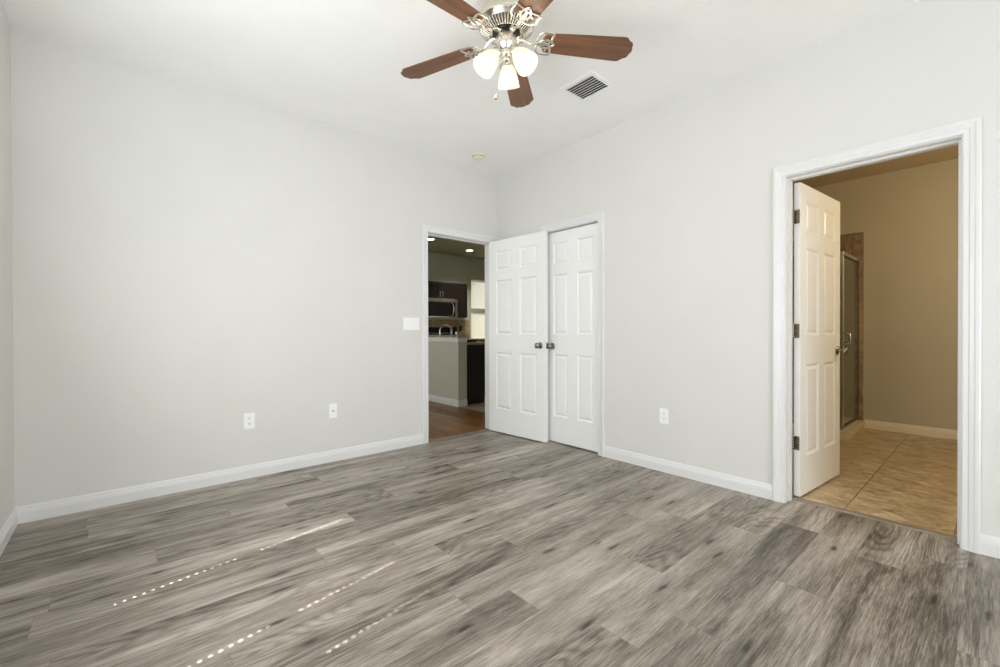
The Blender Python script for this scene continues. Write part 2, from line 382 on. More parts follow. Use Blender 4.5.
bm = bmesh.new(); box(bm, 0.505, 4.2, T, 4.42, -0.06, -0.001)
struct('floor_kitchen', bm, M_kittile, 'beige tile floor at the edge of the kitchen', 'floor')
bm = bmesh.new(); box(bm, 0.098, T, BY0, BY1, -0.06, 0); box(bm, T, BX, -4.75, SYB, -0.06, 0)
struct('floor_bathroom', bm, M_bathtile, 'tan travertine tile floor inside the bathroom doorway', 'floor')
bm = bmesh.new(); extrude_poly(bm, [(0.094, 0), (0.098, 0.005), (0.110, 0.008), (0.138, 0.008), (0.150, 0.005), (0.154, 0.0)], BY0+0.001, BY1-0.001, lambda a, b, h: (a, h, b+0.0005))
struct('trim_1', bm, M_strip, 'brownish grey threshold strip between plank floor and bathroom tile', 'threshold')
bm = bmesh.new(); extrude_poly(bm, [(0.028, 0), (0.032, 0.004), (0.05, 0.005), (0.056, 0.0)], KX0+0.001, KX1-0.001, lambda a, b, h: (h, a, b+0.0005))
struct('trim_2', bm, M_strip, 'thin threshold strip between plank floor and brown hall floor', 'threshold')
# closet behind the closed door
bm = bmesh.new(); box(bm, T, 0.75, CY0-0.30, CY0-0.25, 0, H); box(bm, T, 0.75, CY1+0.25, CY1+0.30, 0, H); box(bm, 0.75, 0.80, CY0-0.30, CY1+0.30, 0, H)
struct('wall_closet', bm, M_wall, 'inside walls of the shut closet', 'wall')
# kitchen and hall shell
bm = bmesh.new(); KW0, KW1, KWZ0, KWZ1 = 3.0, 3.92, 0.80, 2.28; ky = 4.42
for (a, b, c, d) in ((-2.2, KW0, 0, H), (KW1, 4.3, 0, H), (KW0, KW1, 0, KWZ0), (KW0, KW1, KWZ1, H)): box(bm, a, b, ky, ky+T, c, d)
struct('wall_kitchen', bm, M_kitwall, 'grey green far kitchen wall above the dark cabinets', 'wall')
bm = bmesh.new(); box(bm, -2.33, -2.2, T, 4.6, 0, H); box(bm, 4.2, 4.33, T, 4.6, 0, H)
struct('wall_kitchen_side', bm, M_kitwall, 'side walls of the hall and kitchen', 'wall')
# bathroom shell; the shower alcove lies behind the frame at y = -2.60

bm = bmesh.new(); box(bm, BX, BX+T, -4.9, SYB-0.0, 0, H)
struct('wall_bathroom_far', bm, M_bathwall, 'tan bathroom wall facing the doorway', 'wall')
bm = bmesh.new(); box(bm, T, BX+T, SYB, SYB+0.04, 0, H)
struct('wall_bathroom_side', bm, M_bathwall, 'tan bathroom side wall behind the open door', 'wall')
bm = bmesh.new(); box(bm, T, BX+T, -4.9, -4.75, 0, H)
struct('wall_bathroom_rear', bm, M_bathwall, 'tan bathroom wall hidden right of the doorway', 'wall')
bm = bmesh.new(); box(bm, T, BX, -4.75, SYB, H-0.022, H-0.002)
struct('ceiling_bathroom', bm, M_bathceil, 'tan bathroom ceiling seen through the doorway', 'ceiling')

# ------------------------------------------------------------------ casings, jambs, stops
CW = 0.064
CPROF = [(0, 0), (0, 0.010), (0.004, 0.0125), (0.022, 0.0115), (0.026, 0.0145), (0.040, 0.0165), (0.046, 0.0195), (0.058, 0.0195), (CW, 0.016), (CW, 0)]
def casing(name, a, b, h, place, label, depth, stop_at, stop_w=0.035, clip=None):
    """a..b clear opening along the wall; place(s, t, z): s along, t out of the wall into the room (negative = into the wall)"""
    bm = bmesh.new(); r = 0.005; a2, b2, h2 = a-r, b+r, h+r
    rings = []
    for u, t in CPROF:
        bb = b2+u if clip is None else min(b2+u, clip)
        rings.append([(a2-u, t, 0), (a2-u, t, h2+u), (bb, t, h2+u), (bb, t, 0)])
    t_ = bmesh.new(); V = [[t_.verts.new(place(*p)) for p in r_] for r_ in rings]; n = len(V)
    for i in range(n):
        for k in range(3): t_.faces.new((V[i][k], V[i][k+1], V[(i+1) % n][k+1], V[(i+1) % n][k]))
    t_.faces.new([v[0] for v in V]); t_.faces.new([v[3] for v in V][::-1])
    bmesh.ops.recalc_face_normals(t_, faces=t_.faces[:]); merge(bm, t_)
    def pb(s0, s1, t0, t1, z0, z1):
        p, q = place(s0, t0, z0), place(s1, t1, z1)
        box(bm, min(p[0], q[0]), max(p[0], q[0]), min(p[1], q[1]), max(p[1], q[1]), z0, z1)
    pb(a-J+.0005, a, -depth, 0.0, 0, h+J-.0005); pb(b, b+J-.0005, -depth, 0.0, 0, h+J-.0005); pb(a, b, -depth, 0.0, h, h+J-.0005)
    s = stop_at; st = 0.011
    pb(a, a+st, s-stop_w, s, 0, h); pb(b-st, b, s-stop_w, s, 0, h); pb(a+st, b-st, s-stop_w, s, h-st, h)
    return struct(name, bm, M_trim, label, 'door frame')
place_left = lambda s, t, z: (s, -t, z)          # wall_left: room side is -y
place_right = lambda s, t, z: (-t, s, z)         # wall_right: room side is -x
casing('trim_3', KX0, KX1, DH, place_left, 'white moulded frame around the kitchen doorway', T, -0.045, clip=-0.0005)
casing('trim_4', CY0, CY1, DH, place_right, 'white moulded frame around the closed closet door', T, -0.062)
casing('trim_5', BY0, BY1, DH, place_right, 'white moulded frame around the bathroom doorway', T, -0.050)

# baseboards
BH, BT = 0.094, 0.014
BPROF = [(0, 0), (BT, 0), (BT, 0.058), (BT-0.002, 0.062), (BT-0.002, 0.068), (0.009, 0.076), (0.008, 0.084), (0.004, BH), (0, BH)]
def baseboard(name, runs, label, m=None, prof=BPROF):
    """runs: (p, q, n, m0, m1) - from p to q at the wall face, n = normal into the room, m0/m1 mitre at each end"""
    bm = bmesh.new()
    for p, q, n, m0, m1 in runs:
        p, q, n = Vector(p), Vector(q), Vector(n); d = (q-p).normalized()
        t_ = bmesh.new()
        A = [t_.verts.new((p+n*t+d*t*m0).to_3d()+Vector((0, 0, z+0.0006))) for t, z in prof]
        B = [t_.verts.new((q+n*t-d*t*m1).to_3d()+Vector((0, 0, z+0.0006))) for t, z in prof]
        k = len(prof)
        for i in range(k): t_.faces.new((A[i], A[(i+1) % k], B[(i+1) % k], B[i]))
        t_.faces.new(A[::-1]); t_.faces.new(B)
        bmesh.ops.recalc_face_normals(t_, faces=t_.faces[:]); merge(bm, t_)
    return struct(name, bm, m or M_trim, label, 'baseboard')
co_ = 0.005+CW
baseboard('baseboard_left', [((-X0, 0), (KX0-co_, 0), (0, -1), 1, 0)], 'white baseboard along the long left wall')
baseboard('baseboard_near', [((-X0, Y1), (-X0, 0), (1, 0), 1, 1)], 'white baseboard at the far left edge of the room')
baseboard('baseboard_right', [((0, BY1+co_), (0, CY0-co_), (-1, 0), 0, 0), ((0, Y1), (0, BY0-co_), (-1, 0), 1, 0), ((0, CY1+co_), (0, 0), (-1, 0), 0, 0)], 'white baseboard along the right wall between closet and bathroom')
baseboard('baseboard_rear', [((-X0, Y1), (0, Y1), (0, 1), 1, 1)], 'white baseboard of the rear wall')
M_bathtrim = noisy('cream_trim_paint', lin(232, 222, 202), 0.35, 6.0, 0.01)
baseboard('baseboard_bathroom', [((BX, -4.75), (BX, -2.657), (-1, 0), 0, 0)], 'cream baseboard below the tan bathroom wall', M_bathtrim)

# ------------------------------------------------------------------ doors
ROWS = [(0.245, 0.84), (1.03, 1.60), (1.70, 1.905)]
def door_slab(width, height, thick, stile, mull, mtx=None):
    """slab in x 0..width, y -thick..0, z 0..height with six raised panels pressed into both faces"""
    bm = bmesh.new(); pw = (width-2*stile-mull)/2
    xs = [0, stile, stile+pw, stile+pw+mull, width-stile, width]
    zs = [0]+[v for r in ROWS for v in r]+[height]
    def face(y, s):
        for i in range(5):
            for k in range(len(zs)-1):
                a, b, c, d = xs[i], xs[i+1], zs[k], zs[k+1]
                if i in (1, 3) and k in (1, 3, 5):
                    rings = []
                    for ins, dep in ((0, 0), (0.004, 0.0035), (0.012, 0.0095), (0.017, 0.0105), (0.034, 0.0035), (0.037, 0.003)):
                        yy = y-s*dep
                        rings.append([bm.verts.new(p) for p in ((a+ins, yy, c+ins), (b-ins, yy, c+ins), (b-ins, yy, d-ins), (a+ins, yy, d-ins))])
                    for r0, r1 in zip(rings, rings[1:]):
                        for q in range(4): bm.faces.new((r0[q], r0[(q+1) % 4], r1[(q+1) % 4], r1[q]))
                    bm.faces.new(rings[-1])
                else:
                    bm.faces.new([bm.verts.new(p) for p in ((a, y, c), (b, y, c), (b, y, d), (a, y, d))])
    face(0, 1); face(-thick, -1)
    for q in (((0, 0, 0), (0, -thick, 0), (0, -thick, height), (0, 0, height)), ((width, 0, 0), (width, -thick, 0), (width, -thick, height), (width, 0, height)),
              ((0, 0, 0), (width, 0, 0), (width, -thick, 0), (0, -thick, 0)), ((0, 0, height), (width, 0, height), (width, -thick, height), (0, -thick, height))):
        bm.faces.new([bm.verts.new(p) for p in q])
    bmesh.ops.remove_doubles(bm, verts=bm.verts[:], dist=1e-5)
    bmesh.ops.recalc_face_normals(bm, faces=bm.faces[:])
    return bm
KNOB = [(0.0305, 0.0), (0.032, 0.003), (0.030, 0.007), (0.022, 0.010), (0.013, 0.013), (0.011, 0.022), (0.012, 0.030), (0.018, 0.036),
        (0.0255, 0.042), (0.028, 0.050), (0.0265, 0.058), (0.020, 0.064), (0.010, 0.067), (0.0, 0.068)]
def knob(parent, x, z, thick, sides):
    for s in sides:
        bm = bmesh.new(); mt = Matrix.Translation((x, 0.0005 if s > 0 else -thick-0.0005, z)) @ Matrix.Rotation(-PI/2 if s > 0 else PI/2, 4, 'X')
        lathe(bm, KNOB, 28, mt); obj('knob', bm, M_satin, parent, smooth=50)
def hinges(parent, zs, thick, side=-1, jamb_dir=None):
    """knuckle at the pivot, one leaf on the slab's edge"""
    for z in zs:
        bm = bmesh.new()
        for k in range(5): lathe(bm, [(0.0058, 0.0), (0.0062, 0.001), (0.0062, 0.0165), (0.0058, 0.0175)], 12, Matrix.Translation((-0.0045, 0.0045*(-1 if side < 0 else 1)*-1, z-0.0445+k*0.0178)))
        rbox(bm, -0.0022, -0.0002, -thick+0.003, 0.0, z-0.0445, z+0.0445, 0.0006, 1)
        for dz in (-0.032, 0.0, 0.032): lathe(bm, [(0.0042, 0.0), (0.003, 0.0012), (0.0, 0.0014)], 10, Matrix.Translation((-0.0022, -thick*0.55+(0.006 if dz == 0 else -0.004), z+dz)) @ Matrix.Rotation(-PI/2, 4, 'Y'))
        obj('hinge', bm, M_satin, parent, smooth=40)

# kitchen door, open about 94 degrees, standing in front of the closet frame
dk = tag(empty('door_1', (-0.127+0.035, -0.010, 0.012), math.radians(-90+4.2)), 'white six-panel door standing open beside the kitchen doorway', 'door', kind='structure')
tk = 0.035
obj('door_panel', door_slab(0.778, 2.02, tk, 0.110, 0.110), M_door, dk)
knob(dk, 0.712, 0.925, tk, (1, -1))
for zh in (0.22, 1.0, 1.80):
    bm = bmesh.new()
    for k in range(5): lathe(bm, [(0.0058, 0.0), (0.0062, 0.001), (0.0062, 0.0165), (0.0058, 0.0175)], 12, Matrix.Translation((-0.006, 0.006, zh-0.0445+k*0.0178)))
    rbox(bm, -0.0022, -0.0002, -tk+0.003, 0.004, zh-0.0445, zh+0.0445, 0.0006, 1)
    obj('hinge', bm, M_satin, dk, smooth=40)
bm = bmesh.new(); rbox(bm, 0.7778, 0.7792, -0.029, -0.006, 0.895, 0.955, 0.0005, 1); lathe(bm, [(0.007, 0), (0.007, 0.006), (0.004, 0.009)], 12, Matrix.Translation((0.779, -0.0175, 0.925)) @ Matrix.Rotation(PI/2, 4, 'Y'))
obj('latch', bm, M_satin, dk, smooth=40)

# closet door, shut
dc = tag(empty('door_2', (0.024, CY0+0.003, 0.014), PI/2), 'white six-panel closet door shut in its frame behind the open door', 'door', kind='structure')
cl = obj('door_panel', door_slab(CY1-CY0-0.006, 2.006, 0.035, 0.068, 0.112), M_door, dc)
knob(dc, 0.545, 0.916, 0.035, (1,))
# bathroom door, open about 85 degrees into the bathroom
db = tag(empty('door_3', (0.146, BY1-0.003, 0.014), math.radians(-4.8)), 'white six-panel door with visible hinges open into the bathroom', 'door', kind='structure')
obj('door_panel', door_slab(0.738, 2.006, 0.036, 0.100, 0.105), M_door, db)
knob(db, 0.672, 0.915, 0.036, (1, -1))
hinges(db, (0.34, 1.06, 1.79), 0.036, -1)
# the jamb leaves of the three hinges
bm = bmesh.new()
for z in (0.34, 1.06, 1.79): rbox(bm, 0.098, 0.129, BY1-0.0022, BY1-0.0002, z+0.014-0.0445, z+0.014+0.0445, 0.0006, 1)
obj('hinge_leaf', bm, M_satin, db).matrix_parent_inverse = (Matrix.Translation((0.146, BY1-0.003, 0.014)) @ Matrix.Rotation(math.radians(-4.8), 4, 'Z')).inverted()

# ------------------------------------------------------------------ ceiling fan
FX, FY, BZ = -1.653, -1.993, 2.54
PH = math.radians(-33.5)
fan = tag(empty('ceiling_fan', (FX, FY, H)), 'brushed nickel ceiling fan with five brown wooden blades and three lit glass lamps', 'ceiling fan')
z = lambda v: v-H
bm = bmesh.new()
lathe(bm, [(0.072, z(2.7795)), (0.088, z(2.776)), (0.092, z(2.765)), (0.088, z(2.745)), (0.075, z(2.728)), (0.060, z(2.72))], 48)
obj('canopy', bm, M_nickel, fan, smooth=40)
bm = bmesh.new()
lathe(bm, [(0.05, z(2.722)), (0.098, z(2.720)), (0.122, z(2.708)), (0.136, z(2.688)), (0.142, z(2.660)), (0.143, z(2.625)), (0.146, z(2.619)), (0.146, z(2.608)), (0.141, z(2.601)), (0.130, z(2.594)), (0.127, z(2.588)), (0.084, z(2.563)), (0.078, z(2.566)), (0.05, z(2.567))], 56)
mh = obj('motor_housing', bm, M_nickel, fan, smooth=40)
# vents: dark slots with bright fins between them on the sloping underside
bm = bmesh.new()
lathe(bm, [(0.1255, z(2.5885)), (0.1255, z(2.5860)), (0.0860, z(2.5630)), (0.0850, z(2.5665))], 56, cap=False)
obj('vent_band', bm, M_slot, mh, smooth=60)
bm = bmesh.new()
for k in range(48):
    a = 2*PI*k/48; cs, sn = math.cos(a), math.sin(a)
    pts = [(0.1275*cs, 0.1275*sn, z(2.5860)), (0.106*cs, 0.106*sn, z(2.5725)), (0.0850*cs, 0.0850*sn, z(2.5615))]
    tube(bm, pts, [0.0042, 0.0036, 0.0028], 6)
obj('vent_fins', bm, M_nickel, mh, smooth=60)
bm = bmesh.new()
lathe(bm, [(0.066, z(2.569)), (0.068, z(2.562)), (0.062, z(2.555)), (0.050, z(2.552))], 48)
obj('flywheel', bm, M_black, fan, smooth=40)
bm = bmesh.new()
lathe(bm, [(0.050, z(2.556)), (0.0525, z(2.550)), (0.053, z(2.515)), (0.050, z(2.500)), (0.040, z(2.490)), (0.036, z(2.480))], 40)
obj('switch_housing', bm, M_nickel, fan, smooth=40)
bm = bmesh.new()
lathe(bm, [(0.030, z(2.484)), (0.034, z(2.476)), (0.034, z(2.462)), (0.026, z(2.452)), (0.018, z(2.446)), (0.020, z(2.436)), (0.013, z(2.426)), (0.0, z(2.422))], 32)
lk = obj('light_fitter', bm, M_nickel, fan, smooth=40)
# blades
def blade_bm():
    pts = []
    half = [(0.185, 0.0), (0.187, 0.030), (0.196, 0.050), (0.215, 0.058), (0.40, 0.067), (0.585, 0.0745), (0.604, 0.0745), (0.614, 0.071),
            (0.622, 0.062), (0.634, 0.052), (0.648, 0.045), (0.653, 0.036), (0.655, 0.022), (0.660, 0.010), (0.662, 0.0)]
    poly = half+[(r, -w_) for r, w_ in half[::-1][1:-1]]
    bm = bmesh.new(); extrude_poly(bm, poly, -0.0028, 0.0028, lambda a, b, h: (a, b, h))
    return bm
def iron_bm():
    bm = bmesh.new()
    # arm leaving the flywheel, dropping under the blade root
    tube(bm, [(0.056, 0.008, 0.018), (0.084, 0.010, 0.016), (0.104, 0.010, 0.002), (0.122, 0.005, -0.011), (0.142, 0.0, -0.011), (0.162, 0.0, -0.009)], [0.010, 0.009, 0.0075, 0.0070, 0.0072, 0.0085], 10, flat=0.6)
    rbox(bm, 0.052, 0.078, -0.014, 0.014, 0.012, 0.022, 0.002)
    def leaf(cx, cy, ang, L, Wd):
        pts = []
        for k in range(28):
            t = 2*PI*k/28; u = (1-math.cos(t))/2          # 0 at root, 1 at the tip
            v = math.sin(t)*Wd*(1-0.35*u)*(0.55+0.9*math.sin(PI*min(1, u))*0.6)
            x = cx+u*L*math.cos(ang)-v*math.sin(ang); y = cy+u*L*math.sin(ang)+v*math.cos(ang)
            pts.append((x, y, -0.0078))
        tube(bm, pts, 0.0058, 6, closed=True, flat=0.6)
    leaf(0.164, 0.0, 0.0, 0.080, 0.026); leaf(0.158, 0.004, 0.66, 0.094, 0.040); leaf(0.158, -0.004, -0.66, 0.094, 0.040)
    for (x, y) in ((0.205, 0.0), (0.205, 0.033), (0.205, -0.033)): lathe(bm, [(0.006, -0.011), (0.006, -0.005)], 10, Matrix.Translation((x, y, 0)))
    return bm
pb_, pi_ = blade_bm(), iron_bm()
b0 = obj('blade', pb_, M_blade, fan, smooth=30); i0 = obj('blade_bracket', pi_, M_nickel, fan, smooth=50)
tilt = Matrix.Rotation(math.radians(-10), 4, 'X')
for k in range(5):
    b = b0 if k == 0 else b0.copy(); i = i0 if k == 0 else i0.copy()
    if k: C.objects.link(b); C.objects.link(i); b.parent = fan; i.parent = fan
    mt = Matrix.Translation((0, 0, BZ-H)) @ Matrix.Rotation(PH+2*PI*k/5, 4, 'Z')
    b.matrix_local = mt @ tilt; i.matrix_local = mt @ tilt
# three lamps: one pointing away from the camera, two towards it
def shade_bm():
    """bell opening towards -z, neck at the origin"""
    bm = bmesh.new()
    prof = [(0.020, 0.0), (0.026, -0.006), (0.034, -0.018), (0.043, -0.040), (0.050, -0.068), (0.0545, -0.094), (0.0575, -0.108), (0.0555, -0.1085), (0.0520, -0.094), (0.0475, -0.068), (0.0405, -0.040), (0.0315, -0.018), (0.022, -0.006)]
    lathe(bm, prof, 36, cap=False); return bm
def bulb_bm():
    bm = bmesh.new(); lathe(bm, [(0.0, -0.020), (0.012, -0.022), (0.014, -0.034), (0.024, -0.052), (0.028, -0.066), (0.024, -0.082), (0.012, -0.092), (0.0, -0.094)], 24, cap=False); return bm
def arm_bm():
    bm = bmesh.new(); tube(bm, [(0.018, 0, 0.008), (0.034, 0, 0.010), (0.050, 0, 0.004)], 0.0085, 10)
    return bm
base_az = math.radians(48.9-7)
TILT = math.radians(38)
s0 = obj('lamp_shade', shade_bm(), M_shade, fan, smooth=60); bu0 = obj('bulb', bulb_bm(), M_bulb, s0, smooth=60)
bm = bmesh.new(); lathe(bm, [(0.0, 0.016), (0.018, 0.016), (0.024, 0.008), (0.026, -0.004), (0.022, -0.012), (0.0, -0.012)], 24)
so0 = obj('lamp_socket', bm, M_nickel, fan, smooth=40); ar0 = obj('lamp_arm', arm_bm(), M_nickel, fan, smooth=50)
for k in range(3):
    a = base_az+2*PI*k/3
    s, bu, so, ar = (s0, bu0, so0, ar0) if k == 0 else (s0.copy(), bu0.copy(), so0.copy(), ar0.copy())
    if k:
        for o in (s, bu, so, ar): C.objects.link(o)
        s.parent = fan; bu.parent = s; so.parent = fan; ar.parent = fan
    R_ = Matrix.Translation((0, 0, z(2.462))) @ Matrix.Rotation(a, 4, 'Z')
    ar.matrix_local = R_
    S_ = R_ @ Matrix.Translation((0.054, 0, 0.0)) @ Matrix.Rotation(-TILT, 4, 'Y')
    s.matrix_local = S_ @ Matrix.Translation((0, 0, -0.010)); so.matrix_local = S_
    lp = (Matrix.Translation((FX, FY, H)) @ S_ @ Vector((0, 0, -0.086)))
    dl = (Matrix.Rotation(a, 4, 'Z') @ Matrix.Rotation(-TILT, 4, 'Y') @ Vector((0, 0, -1)))
    light('fan_lamp_light', 'POINT', lp, 13.0, (1.0, 0.965, 0.91), shadow_soft_size=0.03)
# pull chain
bm = bmesh.new(); cx, cy = -0.040, 0.035
zz = 2.50
while zz > 2.262: lathe(bm, [(0.0, 0.0022), (0.0017, 0.0012), (0.0022, 0), (0.0017, -0.0012), (0.0, -0.0022)], 6, Matrix.Translation((cx, cy, z(zz))), cap=False); zz -= 0.0062
pc = obj('pull_chain', bm, M_nickel, fan, smooth=60)
bm = bmesh.new(); lathe(bm, [(0.0, 0.014), (0.004, 0.013), (0.010, 0.006), (0.0125, -0.002), (0.009, -0.010), (0.0, -0.013)], 20, Matrix.Translation((cx, cy, z(2.252))))
obj('pull_knob', bm, M_nickel, pc, smooth=60)

# ------------------------------------------------------------------ ceiling vent, smoke detector
vt = tag(empty('ceiling_vent', (-0.652, -1.728, H)), 'white square ceiling air vent with dark slots beside the fan', 'air vent')
bm = bmesh.new(); vx, vy, ix, iy = 0.142, 0.145, 0.104, 0.114
ring = [[(-vx, -vy), (vx, -vy), (vx, vy), (-vx, vy)], [(-vx+.006, -vy+.006), (vx-.006, -vy+.006), (vx-.006, vy-.006), (-vx+.006, vy-.006)], [(-ix, -iy), (ix, -iy), (ix, iy), (-ix, iy)], [(-ix, -iy), (ix, -iy), (ix, iy), (-ix, iy)]]
V = [[bm.verts.new((x, y, h)) for x, y in r] for r, h in zip(ring, (-0.001, -0.008, -0.009, -0.0015))]
for a, b in zip(V, V[1:]):
    for q in range(4): bm.faces.new((a[q], a[(q+1) % 4], b[(q+1) % 4], b[q]))
bmesh.ops.recalc_face_normals(bm, faces=bm.faces[:]); 
obj('vent_frame', bm, M_plate, vt)
bm = bmesh.new(); box(bm, -ix-.004, ix+.004, -iy-.004, iy+.004, -0.0014, -0.0004); obj('vent_duct', bm, M_black, vt)
bm = bmesh.new()
for k in range(8):
    x = -ix+0.0135+k*0.0262
    box(bm, -0.0098, 0.0098, -iy, iy, -0.0007, 0.0007, Matrix.Translation((x, 0, -0.0052)) @ Matrix.Rotation(math.radians(-23), 4, 'Y'))
obj('louvres', bm, M_plate, vt)
sd = tag(empty('smoke_detector', (-0.508, -0.315, H)), 'small round ivory smoke detector on the ceiling near the corner', 'smoke detector')
bm = bmesh.new(); lathe(bm, [(0.060, -0.0005), (0.062, -0.004), (0.062, -0.012), (0.058, -0.014)], 36); obj('mounting_base', bm, M_detector, sd, smooth=40)
bm = bmesh.new(); lathe(bm, [(0.050, -0.0138), (0.054, -0.018), (0.054, -0.030), (0.048, -0.038), (0.030, -0.042), (0.0, -0.043)], 36); hd = obj('sensor_head', bm, M_detector, sd, smooth=40)
bm = bmesh.new()
for k in range(16): 
    a = 2*PI*k/16; box(bm, 0.0535, 0.0546, -0.007, 0.007, -0.028, -0.022, Matrix.Rotation(a, 4, 'Z'))
obj('sensor_slots', bm, M_slot, hd)

# ------------------------------------------------------------------ wall plates
def plate(name, origin, rz, w_, h_, label, cat):
    e = tag(empty(name, origin, rz), label, cat); bm = bmesh.new(); rbox(bm, -w_/2, w_/2, -0.006, -0.0004, -h_/2, h_/2, 0.0025, 2)
    obj('cover_plate', bm, M_plate, e); return e
def outlet(e):
    for dz in (0.0195, -0.0195):
        bm = bmesh.new(); poly = [(0.0165*math.cos(t), max(-0.0135, min(0.0135, 0.0175*math.sin(t)))) for t in [2*PI*k/24 for k in range(24)]]
        extrude_poly(bm, poly, -0.0058, -0.0082, lambda a, b, h: (a, h, b+dz)); s = obj('socket', bm, M_plate, e)
        bm = bmesh.new()
        for x in (-0.0062, 0.0062): box(bm, x-0.0012, x+0.0012, -0.0086, -0.0081, dz-0.001, dz+0.008)
        lathe(bm, [(0.0026, 0.0), (0.0026, 0.0005)], 10, Matrix.Translation((0, -0.0081, dz-0.0075)) @ Matrix.Rotation(PI/2, 4, 'X'))
        obj('socket_slots', bm, M_slot, s)
    bm = bmesh.new(); lathe(bm, [(0.0032, 0), (0.0032, 0.001), (0.0, 0.0016)], 12, Matrix.Translation((0, -0.0058, 0)) @ Matrix.Rotation(PI/2, 4, 'X')); obj('screw', bm, M_plate, e, smooth=40)
outlet(plate('wall_outlet', (-2.410, 0, 0.420), 0, 0.072, 0.117, 'white double power outlet low on the long left wall, the wider left plate', 'outlet'))
cx_ = plate('cable_outlet', (-1.799, 0, 0.420), 0, 0.066, 0.117, 'white plate with one round cable jack low on the left wall, nearer the doorway', 'outlet')
bm = bmesh.new(); lathe(bm, [(0.0075, 0), (0.0075, 0.003), (0.0048, 0.0035), (0.0048, 0.011), (0.0, 0.011)], 6, Matrix.Translation((0, -0.0058, 0)) @ Matrix.Rotation(PI/2, 4, 'X')); obj('cable_jack', bm, M_satin, cx_)
for dz in (-0.042, 0.042):
    bm = bmesh.new(); lathe(bm, [(0.0032, 0), (0.0032, 0.001), (0.0, 0.0016)], 12, Matrix.Translation((0, -0.0058, dz)) @ Matrix.Rotation(PI/2, 4, 'X'))
    obj('screw', bm, M_plate, cx_)
outlet(plate('wall_outlet', (0, -1.949, 0.426), -PI/2, 0.072, 0.117, 'white double power outlet low on the right wall between closet and bathroom', 'outlet'))
sw = plate('light_switch', (-1.064, 0, 1.146), 0, 0.168, 0.117, 'white three-gang light switch plate left of the kitchen doorway', 'light switch')
for dx in (-0.046, 0, 0.046):
    bm = bmesh.new(); rbox(bm, dx-0.0165, dx+0.0165, -0.0086, -0.0058, -0.033, 0.033, 0.0012, 1, Matrix.Rotation(math.radians(1.5), 4, 'X')); obj('rocker', bm, M_plate, sw)

# ------------------------------------------------------------------ windows behind the camera, with closed blinds
def window(name, axis, a, b, z0, z1, base, sgn, label):
    """frame + glass set in the wall; axis 'y' = window in wall_near (x = base), axis 'x' = in wall_rear (y = base)"""
    e = tag(empty(name, (0, 0, 0)), label, 'window', kind='structure')
    def P(bm, s0, s1, t0, t1, za, zb):
        t0, t1 = sorted((base+sgn*t0, base+sgn*t1))
        box(bm, t0, t1, s0, s1, za, zb) if axis == 'y' else box(bm, s0, s1, t0, t1, za, zb)
    bm = bmesh.new(); f = 0.035; zm = (z0+z1)/2
    P(bm, a, a+f, .06, .11, z0, z1); P(bm, b-f, b, .06, .11, z0, z1); P(bm, a+f, b-f, .06, .11, z0, z0+f); P(bm, a+f, b-f, .06, .11, z1-f, z1); P(bm, a+f, b-f, .06, .10, zm-.035, zm+.035)
    obj('window_frame', bm, M_trim, e)
    bm = bmesh.new(); P(bm, a+f, b-f, .082, .086, z0+f, z1-f); 
    if name in ('window_1', 'window_2'): bm.free()   # panes left out so the sun gets through to the cord holes
    else: obj('pane', bm, M_glass, e)
    return e
window('window_1', 'y', WIN[0][0], WIN[0][1], WZ0, WZ1, -X0, -1, 'window behind the viewpoint nearer the left wall')
window('window_2', 'y', WIN[1][0], WIN[1][1], WZ0, WZ1, -X0, -1, 'window behind the viewpoint farther from the left wall')
window('window_added_3', 'x', RW[0], RW[1], RZ0, RZ1, Y1, -1, 'added unseen window in the rear wall behind the viewpoint')  # added out of view to go with the rear fill lamp
def blind(axis, a, b, z0, z1, base, sgn, label, cords, m, tiltdeg=112, pitch=0.044, thick=0.0028, tdepth=0.035, holes=True, hole_w=0.011):
    e = tag(empty('window_blind', (0, 0, 0)), label, 'blind', group=None)
    pl = (lambda s, t, z_: (base+sgn*t, s, z_)) if axis == 'y' else (lambda s, t, z_: (s, base+sgn*t, z_))
    bm = bmesh.new()
    extrude_poly(bm, [(tdepth-0.028, z1-0.045), (tdepth+0.026, z1-0.045), (tdepth+0.026, z1-0.002), (tdepth-0.028, z1-0.002)], a+0.006, b-0.006, lambda t, z_, s: pl(s, t, z_))
    obj('headrail', bm, m, e)
    bm = bmesh.new(); zc = z1-0.07; wd = 0.0250; ca, sa = math.cos(math.radians(tiltdeg)), math.sin(math.radians(tiltdeg))
    while zc > z0+0.045:
        # room edge low, window edge high: a closed slat, split round every cord hole
        def pt(s, d, n): # d across the slat (-wd..wd), n through its thickness
            return pl(s, tdepth+d*ca+n*sa, zc+d*sa-n*ca)
        segs = [a+0.008]+[v for c in (cords if holes else []) for v in (c-hole_w/2, c+hole_w/2)]+[b-0.008]
        def piece(s0, s1, d0, d1):
            vs = [bm.verts.new(pt(s, d, n)) for s in (s0, s1) for d in (d0, d1) for n in (-thick/2, thick/2)]
            for f in ((0, 1, 3, 2), (4, 6, 7, 5), (0, 4, 5, 1), (2, 3, 7, 6), (0, 2, 6, 4), (1, 5, 7, 3)): bm.faces.new([vs[i] for i in f])
        for k in range(0, len(segs), 2): piece(segs[k], segs[k+1], -wd, wd)
        if holes:
            for c in cords: piece(c-hole_w/2, c+hole_w/2, -wd, -0.008); piece(c-hole_w/2, c+hole_w/2, 0.008, wd)
        zc -= pitch
    bmesh.ops.recalc_face_normals(bm, faces=bm.faces[:]); obj('slats', bm, m, e)
    bm = bmesh.new(); extrude_poly(bm, [(tdepth-0.022, z0+0.006), (tdepth+0.022, z0+0.006), (tdepth+0.022, z0+0.022), (tdepth-0.022, z0+0.022)], a+0.008, b-0.008, lambda t, z_, s: pl(s, t, z_))
    obj('bottom_rail', bm, m, e)
    return e
